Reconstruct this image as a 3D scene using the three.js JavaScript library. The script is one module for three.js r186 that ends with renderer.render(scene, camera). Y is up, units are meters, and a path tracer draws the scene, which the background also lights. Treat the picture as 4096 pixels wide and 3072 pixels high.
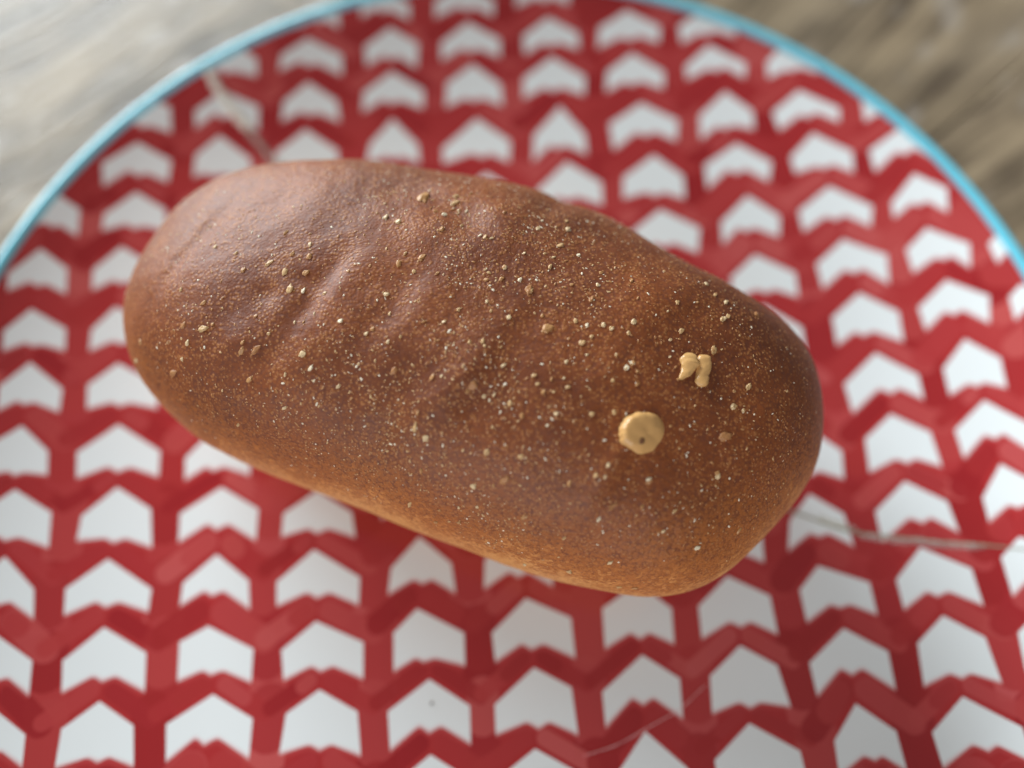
import * as THREE from 'three';
import { RoundedBoxGeometry } from 'three/addons/geometries/RoundedBoxGeometry.js';
import { mergeGeometries, mergeVertices } from 'three/addons/utils/BufferGeometryUtils.js';
import { RectAreaLightUniformsLib } from 'three/addons/lights/RectAreaLightUniformsLib.js';

// ---------------------------------------------------------------- camera, light, exposure
const scene = new THREE.Scene();
const camera = new THREE.PerspectiveCamera(52.8, 4 / 3, 0.01, 20);
camera.position.set(0, 0.1393, 0.0393);
{
  const e = THREE.MathUtils.degToRad(70);
  camera.lookAt(0, 0.1393 - Math.sin(e), 0.0393 - Math.cos(e));
}
camera.focus = 0.106;          // the top of the roll
camera.userData.fStop = 4.2;   // entrance pupil of about 3 mm, as a phone has

const renderer = new THREE.WebGLRenderer({ antialias: true });
renderer.toneMapping = THREE.LinearToneMapping;
renderer.toneMappingExposure = 1.16;
renderer.shadowMap.enabled = true;

// the room: an even, dim indoor brightness on all sides
scene.background = new THREE.Color().setRGB(0.225, 0.217, 0.205);

// daylight through two windows: a bright one beyond the far left side of the table, a weaker one on the near left side
RectAreaLightUniformsLib.init();
const WINDOWS = [
  { at: [-1.02, 0.55, -1.3], aim: [0, 0.2, 0], w: 1.3, h: 0.85, strength: 15.0, color: [0.89, 0.97, 1.0] },
  { at: [-0.4, 0.62, 1.25], aim: [0, 0.05, 0], w: 1.5, h: 1.1, strength: 1.7, color: [0.95, 0.97, 1.0] },
];
for (const d of WINDOWS) {
  d.light = new THREE.RectAreaLight(new THREE.Color().setRGB(...d.color), d.strength, d.w, d.h);
  d.light.position.set(...d.at); d.light.lookAt(...d.aim); scene.add(d.light);
}

// ---------------------------------------------------------------- helpers
let seed = 20241;
const rnd = () => { seed = (seed + 0x6d2b79f5) | 0; let t = Math.imul(seed ^ (seed >>> 15), 1 | seed); t = (t + Math.imul(t ^ (t >>> 7), 61 | t)) ^ t; return ((t ^ (t >>> 14)) >>> 0) / 4294967296; };
const PERM = new Uint8Array(512);
{
  const p = [...Array(256).keys()];
  for (let i = 255; i > 0; i--) { const j = Math.floor(rnd() * (i + 1)); [p[i], p[j]] = [p[j], p[i]]; }
  for (let i = 0; i < 512; i++) PERM[i] = p[i & 255];
}
const GX = new Float32Array(256), GY = new Float32Array(256), GZ = new Float32Array(256);
for (let i = 0; i < 256; i++) { const z = rnd() * 2 - 1, a = rnd() * Math.PI * 2, s = Math.sqrt(1 - z * z); GX[i] = s * Math.cos(a); GY[i] = s * Math.sin(a); GZ[i] = z; }
function noise(x, y, z) {   // gradient noise, about -0.8 .. 0.8
  const xf = Math.floor(x), yf = Math.floor(y), zf = Math.floor(z);
  const X = xf & 255, Y = yf & 255, Z = zf & 255;
  x -= xf; y -= yf; z -= zf;
  const u = x * x * x * (x * (x * 6 - 15) + 10), v = y * y * y * (y * (y * 6 - 15) + 10), w = z * z * z * (z * (z * 6 - 15) + 10);
  const A = PERM[X] + Y, B = PERM[X + 1] + Y, AA = PERM[A] + Z, AB = PERM[A + 1] + Z, BA = PERM[B] + Z, BB = PERM[B + 1] + Z;
  const g = (h, a, b, c) => { h = PERM[h]; return GX[h] * a + GY[h] * b + GZ[h] * c; };
  const L = (t, a, b) => a + t * (b - a);
  return L(w, L(v, L(u, g(AA, x, y, z), g(BA, x - 1, y, z)), L(u, g(AB, x, y - 1, z), g(BB, x - 1, y - 1, z))),
    L(v, L(u, g(AA + 1, x, y, z - 1), g(BA + 1, x - 1, y, z - 1)), L(u, g(AB + 1, x, y - 1, z - 1), g(BB + 1, x - 1, y - 1, z - 1)))) * 1.5;
}
function cells(x, y, z) {   // distance to the nearest scattered point, and that point's own number 0..1
  const xf = Math.floor(x), yf = Math.floor(y), zf = Math.floor(z); let best = 9, id = 0;
  for (let a = -1; a <= 1; a++) for (let b = -1; b <= 1; b++) for (let c = -1; c <= 1; c++) {
    const h = PERM[PERM[PERM[(xf + a) & 255] + ((yf + b) & 255)] + ((zf + c) & 255)];
    const dx = xf + a + 0.5 + 0.48 * GX[h] - x, dy = yf + b + 0.5 + 0.48 * GY[h] - y, dz = zf + c + 0.5 + 0.48 * GZ[h] - z, d = dx * dx + dy * dy + dz * dz;
    if (d < best) { best = d; id = h; }
  }
  return [Math.sqrt(best), PERM[id] / 255];
}
const clamp = (x, a = 0, b = 1) => Math.min(b, Math.max(a, x));
const smooth = (a, b, x) => { const t = clamp((x - a) / (b - a)); return t * t * (3 - 2 * t); };
const mix = (a, b, t) => a + (b - a) * t;
const toSRGB = (c) => Math.round(255 * clamp(c <= 0.0031308 ? c * 12.92 : 1.055 * Math.pow(c, 1 / 2.4) - 0.055));
const rgb = (r, g, b) => new THREE.Color().setRGB(r, g, b);
function part(name, geometry, material, parent) {
  const m = new THREE.Mesh(geometry, material); m.name = name; m.castShadow = m.receiveShadow = true; parent.add(m); return m;
}
function thing(name, userData) { const g = new THREE.Group(); g.name = name; Object.assign(g.userData, userData); scene.add(g); return g; }
function dataTexture(data, w, h, srgb) {
  const t = new THREE.DataTexture(data, w, h, THREE.RGBAFormat);
  t.magFilter = THREE.LinearFilter; t.minFilter = THREE.LinearFilter; t.wrapS = t.wrapT = THREE.RepeatWrapping;
  if (srgb) t.colorSpace = THREE.SRGBColorSpace;
  t.needsUpdate = true; return t;
}
const numbered = (name, k) => k ? name + '_' + String(k).padStart(3, '0') : name;

// ---------------------------------------------------------------- the table: planks running diagonally
{
  const table = thing('table_top', { kind: 'structure', label: 'weathered grey brown wooden plank table top under the plate', category: 'table' });
  const W = 1024, H = 1024;
  const makeWood = (s, light) => {
    const c = new Uint8Array(W * H * 4), b = new Uint8Array(W * H * 4);
    for (let y = 0; y < H; y++) for (let x = 0; x < W; x++) {
      const X = x / W * 0.30, Y = y / H * 0.10;                 // metres along and across the grain
      const wob = 0.004 * noise(X * 14, Y * 20, s) + 0.0015 * noise(X * 60, Y * 40, s + 3);
      const rings = noise(X * 5, (Y + wob) * 170, s + 9);
      const fibre = noise(X * 30, (Y + wob) * 620, s + 17), fine = noise(X * 260, (Y + wob) * 2600, s + 23);
      const patch = noise(X * 22, Y * 45, s + 31), patch2 = noise(X * 80, Y * 110, s + 41);
      const worn = smooth(0.25, 0.6, noise(X * 90, Y * 160, s + 51));
      const v = 0.5 + 0.5 * rings + 0.5 * fibre + 0.16 * fine + 0.3 * patch + 0.4 * patch2;
      let r = mix(0.12, 0.38, clamp(v)) * light, g = mix(0.085, 0.285, clamp(v)) * light, bl = mix(0.052, 0.175, clamp(v)) * light;
      const grey = 0.5 + 0.5 * noise(X * 30, Y * 60, s + 61), l = (r + g + bl) / 3;
      r = mix(r, l * 1.08, 0.22 * grey); g = mix(g, l * 1.0, 0.22 * grey); bl = mix(bl, l * 0.92, 0.22 * grey);
      r = mix(r, 0.42, worn * 0.5); g = mix(g, 0.37, worn * 0.5); bl = mix(bl, 0.32, worn * 0.5);
      const k = (y * W + x) * 4;
      c[k] = toSRGB(r); c[k + 1] = toSRGB(g); c[k + 2] = toSRGB(bl); c[k + 3] = 255;
      b[k] = b[k + 1] = b[k + 2] = Math.round(255 * clamp(0.5 + 0.25 * rings + 0.3 * fibre + 0.2 * fine)); b[k + 3] = 255;
    }
    return new THREE.MeshPhysicalMaterial({ map: dataTexture(c, W, H, true), bumpMap: dataTexture(b, W, H, false), bumpScale: 0.00025, roughness: 0.42, ior: 1.5 });
  };
  const woods = [makeWood(1.7, 0.95), makeWood(8.3, 1.12), makeWood(15.1, 0.88)];
  const LEN = 0.9, WID = 0.092, GAP = 0.0003;
  const geo = (() => {
    const g = new RoundedBoxGeometry(LEN, 0.024, WID - GAP, 2, 0.0005);
    const p = g.attributes.position, uv = g.attributes.uv;
    for (let i = 0; i < p.count; i++) uv.setXY(i, p.getX(i) / 0.30 + 0.5, p.getZ(i) / 0.10 + 0.5);
    return g;
  })();
  table.rotation.y = THREE.MathUtils.degToRad(41.7);
  // the joint seen at the far right passes through (0.098, -0.0734)
  const a = table.rotation.y, across = 0.098 * Math.sin(a) - 0.0734 * Math.cos(a);
  for (let k = -4; k <= 4; k++) {
    const m = part(numbered('plank', k + 4), geo, woods[((k % 3) + 3 + 1) % 3], table);
    m.position.set(0.03 * ((k * 7) % 5), -0.012, across + (k + 0.5) * WID);
    m.rotation.y = (k & 1) ? Math.PI : 0;
  }
}

// ---------------------------------------------------------------- the plate
const R = 0.1, RIM = 0.0125, FLOOR = 0.004;
const dishY = (r) => { const s = Math.max(0, (r / R - 0.6) / 0.4); return FLOOR + (RIM - FLOOR) * (0.5 * s * s + 0.5 * s * s * s); };
const HOUSES = [[0,1,-8778,-4605,-9197,-4068,-8380,-4381,-9180,-3828,-8371,-3825,-8785,-3924],[0,2,-8925,-3483,-9351,-2913,-8474,-3177,-9328,-2560,-8430,-2649,-8899,-2735],[0,3,-8934,-2296,-9283,-1809,-8341,-1990,-9243,-1416,-8293,-1537,-8814,-1568],[0,4,-8805,-1278,-9189,-765,-8217,-823,-9141,-295,-8194,-360,-8775,-456],[0,5,-8726,-84,-9171,340,-8240,351,-9080,871,-8165,801,-8663,839],[0,6,-8607,1062,-9054,1515,-7977,1439,-8969,2019,-7892,2062,-8563,1968],[0,7,-8502,2210,-8866,2698,-7965,2729,-8764,3207,-7854,3236,-8412,3018],[0,8,-8334,3451,-8697,3874,-7721,3855,-8573,4345,-7631,4396,-8138,4182],[0,9,-8064,4551,-8433,4928,-7532,4935,-8317,5362,-7444,5402,-7921,5225],[1,-1,-7331,-6786,-7798,-6358,-6945,-6743,-7794,-6093,-6910,-6205,-7443,-6200],[1,0,-7494,-5914,-8079,-5368,-6883,-5651,-8034,-4895,-6915,-5183,-7459,-5218],[1,1,-7466,-4906,-7976,-4366,-6910,-4617,-7984,-4010,-6864,-4151,-7431,-4128],[1,2,-7617,-3751,-8049,-3218,-6972,-3401,-8012,-2783,-6953,-2913,-7545,-2965],[1,3,-7567,-2509,-7918,-2010,-6849,-2146,-7893,-1572,-6823,-1674,-7376,-1745],[1,4,-7361,-1379,-7817,-922,-6594,-989,-7750,-448,-6518,-493,-7205,-524],[1,5,-7162,-193,-7777,349,-6346,295,-7694,840,-6299,785,-7030,709],[1,6,-6987,960,-7489,1484,-6344,1345,-7484,1933,-6213,2036,-6877,1955],[1,7,-6918,2211,-7497,2720,-6112,2708,-7426,3169,-6103,3104,-6808,3033],[1,8,-6768,3329,-7289,3855,-6026,3728,-7187,4359,-5940,4347,-6629,4189],[1,9,-6604,4465,-7063,4863,-6019,4825,-7011,5425,-5891,5433,-6435,5359],[2,-2,-5686,-8164,-6190,-7754,-5333,-7987,-6213,-7484,-5331,-7619,-5953,-7571],[2,-1,-5995,-7252,-6495,-6742,-5281,-7026,-6470,-6368,-5270,-6477,-5979,-6662],[2,0,-6016,-6314,-6443,-5838,-5393,-5876,-6452,-5341,-5314,-5440,-6148,-5399],[2,5,-5375,-185,-5878,423,-4723,337,-5825,847,-4673,763,-5345,678],[2,6,-5157,951,-5827,1425,-4456,1344,-5778,1948,-4440,1916,-5146,1729],[2,7,-5086,2126,-5601,2611,-4483,2572,-5601,3009,-4407,3065,-5079,2839],[2,8,-5075,3307,-5517,3564,-4279,3673,-5456,4191,-4255,4209,-4930,4092],[2,9,-4854,4366,-5526,4811,-4168,4730,-5431,5374,-4156,5334,-4888,5132],[3,-3,-3982,-9250,-4503,-8852,-3680,-9079,-4506,-8700,-3683,-8800,-4084,-8850],[3,-2,-4322,-8550,-4856,-8146,-3626,-8300,-4900,-7791,-3618,-7845,-4320,-7970],[3,-1,-4314,-7655,-4792,-7182,-3708,-7303,-4820,-6724,-3615,-6808,-4264,-6915],[3,0,-4320,-6608,-4896,-6044,-3628,-6158,-4862,-5571,-3594,-5638,-4239,-5704],[3,6,-3455,1014,-4008,1425,-2811,1405,-4005,1848,-2711,1860,-3388,1789],[3,7,-3417,2047,-4008,2592,-2595,2515,-3965,3009,-2582,2990,-3294,2877],[3,8,-3283,3233,-3817,3691,-2466,3564,-3730,4174,-2428,4156,-3137,4039],[3,9,-3134,4297,-3644,4661,-2490,4627,-3691,5269,-2390,5292,-3056,5209],[4,-3,-2829,-9687,-3222,-9328,-2200,-9425,-3226,-9057,-2202,-9111,-2789,-9208],[4,-2,-2620,-8942,-3155,-8521,-2019,-8649,-3116,-8085,-2048,-8112,-2591,-8261],[4,-1,-2578,-8019,-3160,-7521,-1891,-7629,-3167,-7044,-1890,-7184,-2568,-7273],[4,0,-2522,-6931,-2966,-6341,-1974,-6328,-3034,-5840,-1907,-5847,-2465,-5957],[4,7,-1608,1829,-2070,2360,-1041,2282,-2104,2820,-949,2801,-1523,2641],[4,8,-1598,3028,-1975,3418,-798,3418,-1942,4043,-768,3950,-1455,3889],[4,9,-1351,4138,-2005,4627,-681,4540,-1935,5219,-652,5126,-1321,4958],[4,10,-1291,5253,-1891,5712,-588,5647,-1862,6222,-579,6160,-1229,6001],[5,-3,-1107,-9853,-1656,-9526,-400,-9591,-1668,-9179,-401,-9252,-961,-9346],[5,-2,-961,-9138,-1533,-8696,-260,-8800,-1520,-8281,-260,-8388,-909,-8491],[5,-1,-848,-8247,-1400,-7803,-248,-7792,-1414,-7221,-197,-7270,-825,-7367],[5,0,-746,-6976,-1453,-6246,-34,-6420,-1427,-5836,-58,-5876,-612,-5990],[5,7,113,1668,-466,2224,670,2145,-479,2733,700,2687,111,2534],[5,8,235,2858,-336,3418,990,3177,-274,3896,1049,3835,325,3698],[5,9,361,3961,-281,4523,969,4262,-259,4991,1061,4991,426,4900],[5,10,368,5169,-290,5647,1056,5517,-250,6160,1076,6065,432,5905],[6,-3,698,-9992,100,-9703,1248,-9698,75,-9437,1225,-9458,701,-9519],[6,-2,776,-9245,240,-8873,1425,-8909,275,-8449,1448,-8541,825,-8619],[6,-1,859,-8406,249,-7942,1566,-7958,237,-7426,1543,-7504,867,-7608],[6,0,1021,-7265,463,-6563,1536,-6586,433,-5876,1569,-6075,944,-6219],[6,1,1140,-5904,522,-5228,1842,-5395,515,-4679,1843,-4842,1131,-4952],[6,8,2147,2611,1520,3028,2689,3028,1539,3691,2693,3619,2134,3535],[6,9,2148,3763,1468,4332,2743,4128,1501,4883,2753,4754,2121,4547],[6,10,2129,4917,1637,5549,2773,5451,1576,6096,2835,5999,2199,5873],[7,-2,2461,-9294,1872,-8992,3169,-8915,1845,-8550,3145,-8569,2546,-8665],[7,-1,2569,-8421,2037,-8046,3245,-7975,2002,-7562,3225,-7584,2556,-7699],[7,0,2740,-7304,2055,-6832,3498,-6867,2128,-6174,3439,-6372,2819,-6499],[7,1,2951,-6063,2291,-5535,3531,-5556,2265,-4996,3524,-4996,2929,-5051],[7,2,3004,-4761,2438,-4276,3775,-4329,2383,-3672,3681,-3739,3038,-3880],[7,7,3655,1425,3169,1908,4345,1789,3170,2379,4331,2282,3744,2184],[7,8,3675,2495,3140,2990,4368,2820,3153,3535,4430,3462,3826,3344],[7,9,3779,3619,3238,4092,4357,3925,3224,4678,4510,4575,3849,4592],[7,10,3808,4798,3203,5335,4565,5200,3238,5903,4639,5767,3940,5708],[8,-2,3976,-9103,3554,-8887,4702,-8755,3612,-8514,4716,-8491,4125,-8609],[8,-1,4172,-8434,3685,-8052,4924,-7960,3712,-7752,4888,-7650,4333,-7863],[8,0,4487,-7439,3947,-6948,5030,-6956,3942,-6379,5043,-6540,4451,-6588],[8,1,4668,-6269,3986,-5809,5342,-5803,4004,-5221,5252,-5355,4618,-5555],[8,2,4797,-5068,4211,-4463,5396,-4574,4193,-3922,5337,-4096,4684,-4221],[8,3,4817,-3723,4286,-3210,5565,-3308,4282,-2707,5554,-2771,4949,-2857],[8,6,5403,-141,4876,380,5951,294,4810,931,5915,826,5326,763],[8,7,5264,1076,4858,1547,5815,1425,4759,2094,5920,2015,5343,1848],[8,8,5247,2321,4882,2725,6083,2600,4937,3270,6126,3149,5531,3035],[8,9,5531,3344,4893,3889,6195,3710,4951,4419,6207,4319,5557,4092],[8,10,5544,4504,5121,5048,6089,4908,5110,5571,6133,5492,5690,5345],[9,-1,5611,-8201,5324,-7920,6415,-7704,5344,-7584,6290,-7513,5813,-7643],[9,0,5942,-7262,5417,-6886,6687,-6765,5534,-6464,6679,-6464,6102,-6657],[9,1,6177,-6341,5716,-5873,6885,-5843,5788,-5498,6887,-5383,6349,-5542],[9,2,6408,-5170,5774,-4676,7168,-4659,5824,-4194,7097,-4216,6470,-4410],[9,3,6558,-4001,5991,-3491,7325,-3605,6056,-2939,7290,-2977,6687,-3246],[9,4,6722,-2852,6146,-2348,7382,-2419,6160,-1749,7383,-1791,6682,-1938],[9,5,6846,-1603,6181,-989,7538,-1137,6264,-402,7558,-640,7011,-772],[9,6,6939,-397,6403,66,7563,-40,6385,709,7649,628,7077,549],[9,7,6973,855,6378,1386,7613,1231,6406,1938,7705,1799,7142,1618],[9,8,7030,2016,6532,2557,7763,2389,6572,3069,7815,3014,7146,2856],[9,9,7165,3148,6681,3585,7719,3499,6641,4265,7785,4208,7232,4142],[9,10,7179,4393,6615,4918,7876,4821,6654,5434,7857,5320,7333,5186],[10,0,7363,-6909,7082,-6838,8018,-6512,7136,-6382,7789,-6228,7440,-6449],[10,1,7749,-6149,7189,-5813,8305,-5603,7274,-5336,8333,-5328,7810,-5582],[10,2,7935,-5194,7513,-4673,8455,-4791,7524,-4333,8441,-4289,7981,-4521],[10,3,8067,-4067,7674,-3672,8724,-3631,7746,-3174,8691,-3130,8299,-3369],[10,4,8280,-2974,7736,-2471,8914,-2563,7808,-1986,8852,-2005,8313,-2247],[10,5,8423,-1774,7981,-1237,8915,-1344,8005,-695,8924,-754,8471,-824],[10,6,8539,-579,7974,-51,9113,-88,8032,496,9076,457,8584,170],[10,7,8571,604,8183,1182,9088,1035,8193,1636,9070,1555,8679,1411],[10,8,8576,1883,8242,2220,9178,2146,8264,2874,9107,2781,8725,2618],[10,9,8624,3023,8191,3432,9132,3322,8139,4046,9098,3908,8701,3840],[11,3,9185,-3760,9006,-3555,9734,-3474,9112,-3138,9764,-3072,9402,-3346],[11,4,9386,-2681,9203,-2473,10007,-2438,9234,-1996,10045,-1995,9647,-2267],[-1,3,-10725,-2113,-11044,-1665,-10227,-1832,-10966,-1306,-10169,-1344,-10649,-1425],[-1,4,-10637,-943,-10959,-508,-10113,-635,-10868,-132,-10052,-147,-10542,-244],[-1,5,-10549,242,-10871,654,-10005,569,-10768,1041,-9941,1053,-10436,938],[-1,6,-10464,1441,-10783,1820,-9902,1780,-10666,2214,-9834,2254,-10330,2121],[-1,7,-10380,2655,-10692,2992,-9803,2999,-10562,3387,-9733,3457,-10225,3306],[-1,8,-10298,3883,-10600,4168,-9709,4225,-10455,4560,-9637,4663,-10120,4493],[0,0,-9247,-5773,-9628,-5295,-8773,-5548,-9602,-4967,-8731,-5077,-9233,-5111],[0,10,-8341,6146,-8704,6381,-7702,6492,-8566,6799,-7626,6920,-8149,6734],[0,11,-8259,7416,-8603,7576,-7622,7736,-8450,7974,-7543,8130,-8044,7926],[1,10,-6555,5922,-6994,6227,-5890,6289,-6889,6685,-5815,6760,-6395,6592],[1,11,-6469,7193,-6888,7425,-5808,7530,-6770,7864,-5731,7969,-6287,7786],[1,12,-6385,8477,-6781,8629,-5732,8778,-6649,9042,-5652,9180,-6179,8982],[2,1,-5668,-5077,-6197,-4521,-5062,-4711,-6195,-4081,-5028,-4194,-5664,-4249],[2,2,-5563,-3936,-6102,-3364,-4935,-3540,-6094,-2897,-4896,-3002,-5549,-3066],[2,3,-5459,-2780,-6005,-2202,-4813,-2362,-5991,-1713,-4770,-1809,-5435,-1882],[2,4,-5358,-1610,-5906,-1035,-4697,-1177,-5885,-530,-4649,-613,-5321,-697],[2,10,-4782,5711,-5280,6073,-4099,6091,-5204,6565,-4027,6599,-4647,6447],[2,11,-4692,6981,-5170,7275,-4016,7328,-5082,7747,-3941,7807,-4537,7642],[2,12,-4603,8266,-5058,8482,-3939,8572,-4959,8929,-3860,9018,-4427,8839],[2,13,-4516,9564,-4945,9694,-3866,9823,-4832,10110,-3784,10230,-4317,10037],[3,1,-3947,-5275,-4519,-4706,-3304,-4872,-4526,-4237,-3277,-4350,-3945,-4414],[3,2,-3838,-4134,-4420,-3546,-3176,-3705,-4422,-3050,-3144,-3159,-3828,-3230],[3,3,-3730,-2978,-4318,-2380,-3053,-2530,-4316,-1863,-3016,-1967,-3711,-2044],[3,4,-3623,-1808,-4215,-1209,-2935,-1348,-4208,-676,-2893,-772,-3595,-857],[3,5,-3519,-624,-4111,-33,-2822,-159,-4098,510,-2775,425,-3479,332],[3,10,-3021,5512,-3563,5919,-2330,5897,-3511,6438,-2261,6435,-2907,6296],[3,11,-2927,6782,-3448,7125,-2246,7130,-3387,7623,-2174,7643,-2794,7493],[3,12,-2834,8066,-3332,8335,-2167,8371,-3260,8808,-2091,8853,-2682,8692],[3,13,-2743,9365,-3215,9551,-2094,9618,-3131,9993,-2014,10065,-2570,9892],[3,14,-2654,10678,-3095,10771,-2025,10874,-3000,11177,-1941,11278,-2458,11093],[4,1,-2239,-5461,-2838,-4891,-1567,-5029,-2848,-4400,-1548,-4509,-2234,-4584],[4,2,-2125,-4320,-2734,-3727,-1438,-3865,-2742,-3210,-1414,-3318,-2115,-3398],[4,3,-2013,-3164,-2628,-2557,-1314,-2694,-2634,-2020,-1284,-2126,-1996,-2211],[4,4,-1902,-1995,-2521,-1383,-1195,-1516,-2523,-830,-1159,-932,-1877,-1022],[4,5,-1793,-810,-2412,-204,-1080,-330,-2410,360,-1040,263,-1759,168],[4,6,-1686,388,-2301,980,-971,863,-2294,1549,-925,1461,-1641,1360],[4,11,-1175,6595,-1723,6975,-498,6937,-1682,7493,-429,7478,-1059,7339],[4,12,-1078,7879,-1603,8189,-418,8174,-1553,8681,-345,8687,-944,8540],[4,13,-982,9177,-1481,9408,-343,9418,-1422,9868,-266,9898,-830,9741],[4,14,-889,10490,-1357,10632,-273,10669,-1288,11056,-192,11110,-716,10944],[5,-4,-1161,-11126,-1670,-10840,-578,-10871,-1673,-10541,-600,-10588,-1148,-10676],[5,1,-543,-5635,-1153,-5075,147,-5181,-1163,-4570,158,-4668,-531,-4759],[5,2,-425,-4494,-1044,-3907,278,-4021,-1054,-3376,294,-3479,-409,-3572],[5,3,-308,-3339,-934,-2735,403,-2854,-943,-2183,425,-2288,-287,-2383],[5,4,-193,-2169,-822,-1557,523,-1679,-829,-990,551,-1094,-166,-1192],[5,5,-80,-985,-709,-374,639,-497,-713,203,673,101,-45,0],[5,6,32,213,-594,814,749,692,-595,1395,789,1298,75,1193],[5,11,564,6419,5,6826,1229,6748,30,7355,1293,7311,669,7181],[5,12,666,7703,130,8044,1310,7981,162,8546,1379,8519,786,8383],[5,13,765,9002,257,9266,1386,9221,296,9737,1460,9729,903,9586],[5,14,864,10314,385,10494,1457,10469,433,10928,1535,10941,1019,10790],[6,2,1262,-4656,649,-4088,1971,-4172,643,-3550,1979,-3641,1290,-3750],[6,3,1383,-3501,763,-2911,2098,-3009,757,-2354,2112,-2450,1414,-2559],[6,4,1503,-2331,879,-1730,2220,-1838,873,-1157,2239,-1258,1538,-1367],[6,5,1620,-1147,997,-544,2336,-660,991,39,2362,-64,1661,-173],[6,6,1736,51,1116,648,2448,526,1112,1235,2480,1133,1783,1022],[6,7,1850,1263,1237,1844,2555,1719,1235,2430,2593,2331,1905,2218],[6,11,2291,6256,1737,6678,2933,6563,1750,7210,2993,7142,2389,7017],[6,12,2396,7540,1867,7899,3016,7793,1885,8405,3080,8350,2509,8221],[6,13,2501,8838,1997,9125,3093,9029,2022,9599,3162,9559,2628,9426],[6,14,2603,10151,2130,10356,3165,10273,2161,10793,3239,10770,2747,10632],[7,-3,2284,-10367,1776,-10092,2931,-10009,1799,-9733,2892,-9726,2343,-9873],[7,3,3062,-3651,2464,-3087,3771,-3160,2464,-2531,3775,-2615,3108,-2740],[7,4,3186,-2482,2585,-1903,3894,-1992,2583,-1332,3905,-1423,3234,-1546],[7,5,3308,-1298,2707,-713,4012,-818,2704,-132,4029,-230,3359,-351],[7,6,3428,-100,2830,482,4125,364,2827,1067,4149,966,3484,845],[7,11,4004,6105,3473,6530,4616,6383,3479,7059,4669,6972,4102,6849],[7,12,4114,7388,3607,7754,4699,7609,3616,8256,4758,8179,4224,8054],[7,13,4223,8687,3742,8984,4778,8842,3756,9454,4842,9387,4346,9261],[7,14,4330,9999,3879,10218,4852,10082,3898,10651,4921,10598,4467,10469],[8,4,4856,-2620,4293,-2075,5546,-2143,4301,-1513,5548,-1590,4923,-1731],[8,5,4982,-1436,4420,-882,5665,-972,4425,-310,5674,-397,5051,-534],[8,11,5705,5965,5212,6382,6277,6207,5216,6900,6324,6800,5807,6676],[8,12,5820,7249,5350,7610,6361,7429,5356,8101,6414,8006,5932,7883],[8,13,5933,8547,5490,8843,6441,8658,5498,9302,6500,9214,6056,9091],[9,-2,5694,-9546,5256,-9323,6352,-9138,5317,-8941,6296,-8872,5813,-9080],[9,11,7393,5838,6955,6235,7916,6035,6961,6735,7955,6626,7506,6498],[9,12,7512,7122,7097,7467,8002,7253,7103,7939,8047,7832,7633,7707],[10,10,8944,4454,8557,4858,9441,4660,8571,5355,9465,5249,9067,5107],[10,11,9069,5723,8701,6088,9533,5868,8714,6562,9564,6451,9197,6316],[11,2,9506,-5286,9167,-4982,10112,-4865,9248,-4523,10063,-4476,9674,-4711],[11,5,9930,-1779,9580,-1385,10495,-1408,9636,-886,10471,-909,10080,-1111],[11,6,10068,-582,9721,-176,10613,-241,9770,326,10597,283,10215,92],[11,7,10204,630,9864,1038,10726,934,9907,1538,10718,1478,10349,1297],[11,8,10338,1856,10008,2256,10834,2115,10046,2749,10834,2674,10482,2503],[11,9,10471,3096,10154,3480,10937,3305,10187,3961,10944,3873,10615,3710]];
const CRACK = [[-6423,-7746],[-6239,-7524],[-6082,-7283],[-5809,-6904],[-5429,-6460],[-5081,-6030],[-4625,-5528],[4070,851],[4833,1348],[5298,1527],[5605,1648],[5992,1753],[6612,1836],[7504,1945],[8065,2008],[8600,2098],[9299,2233]];
const SCRATCH = [[1100,5286],[1657,5119],[2074,4917],[2380,4764],[2689,4609],[2969,4384],[3211,4191]];
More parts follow.
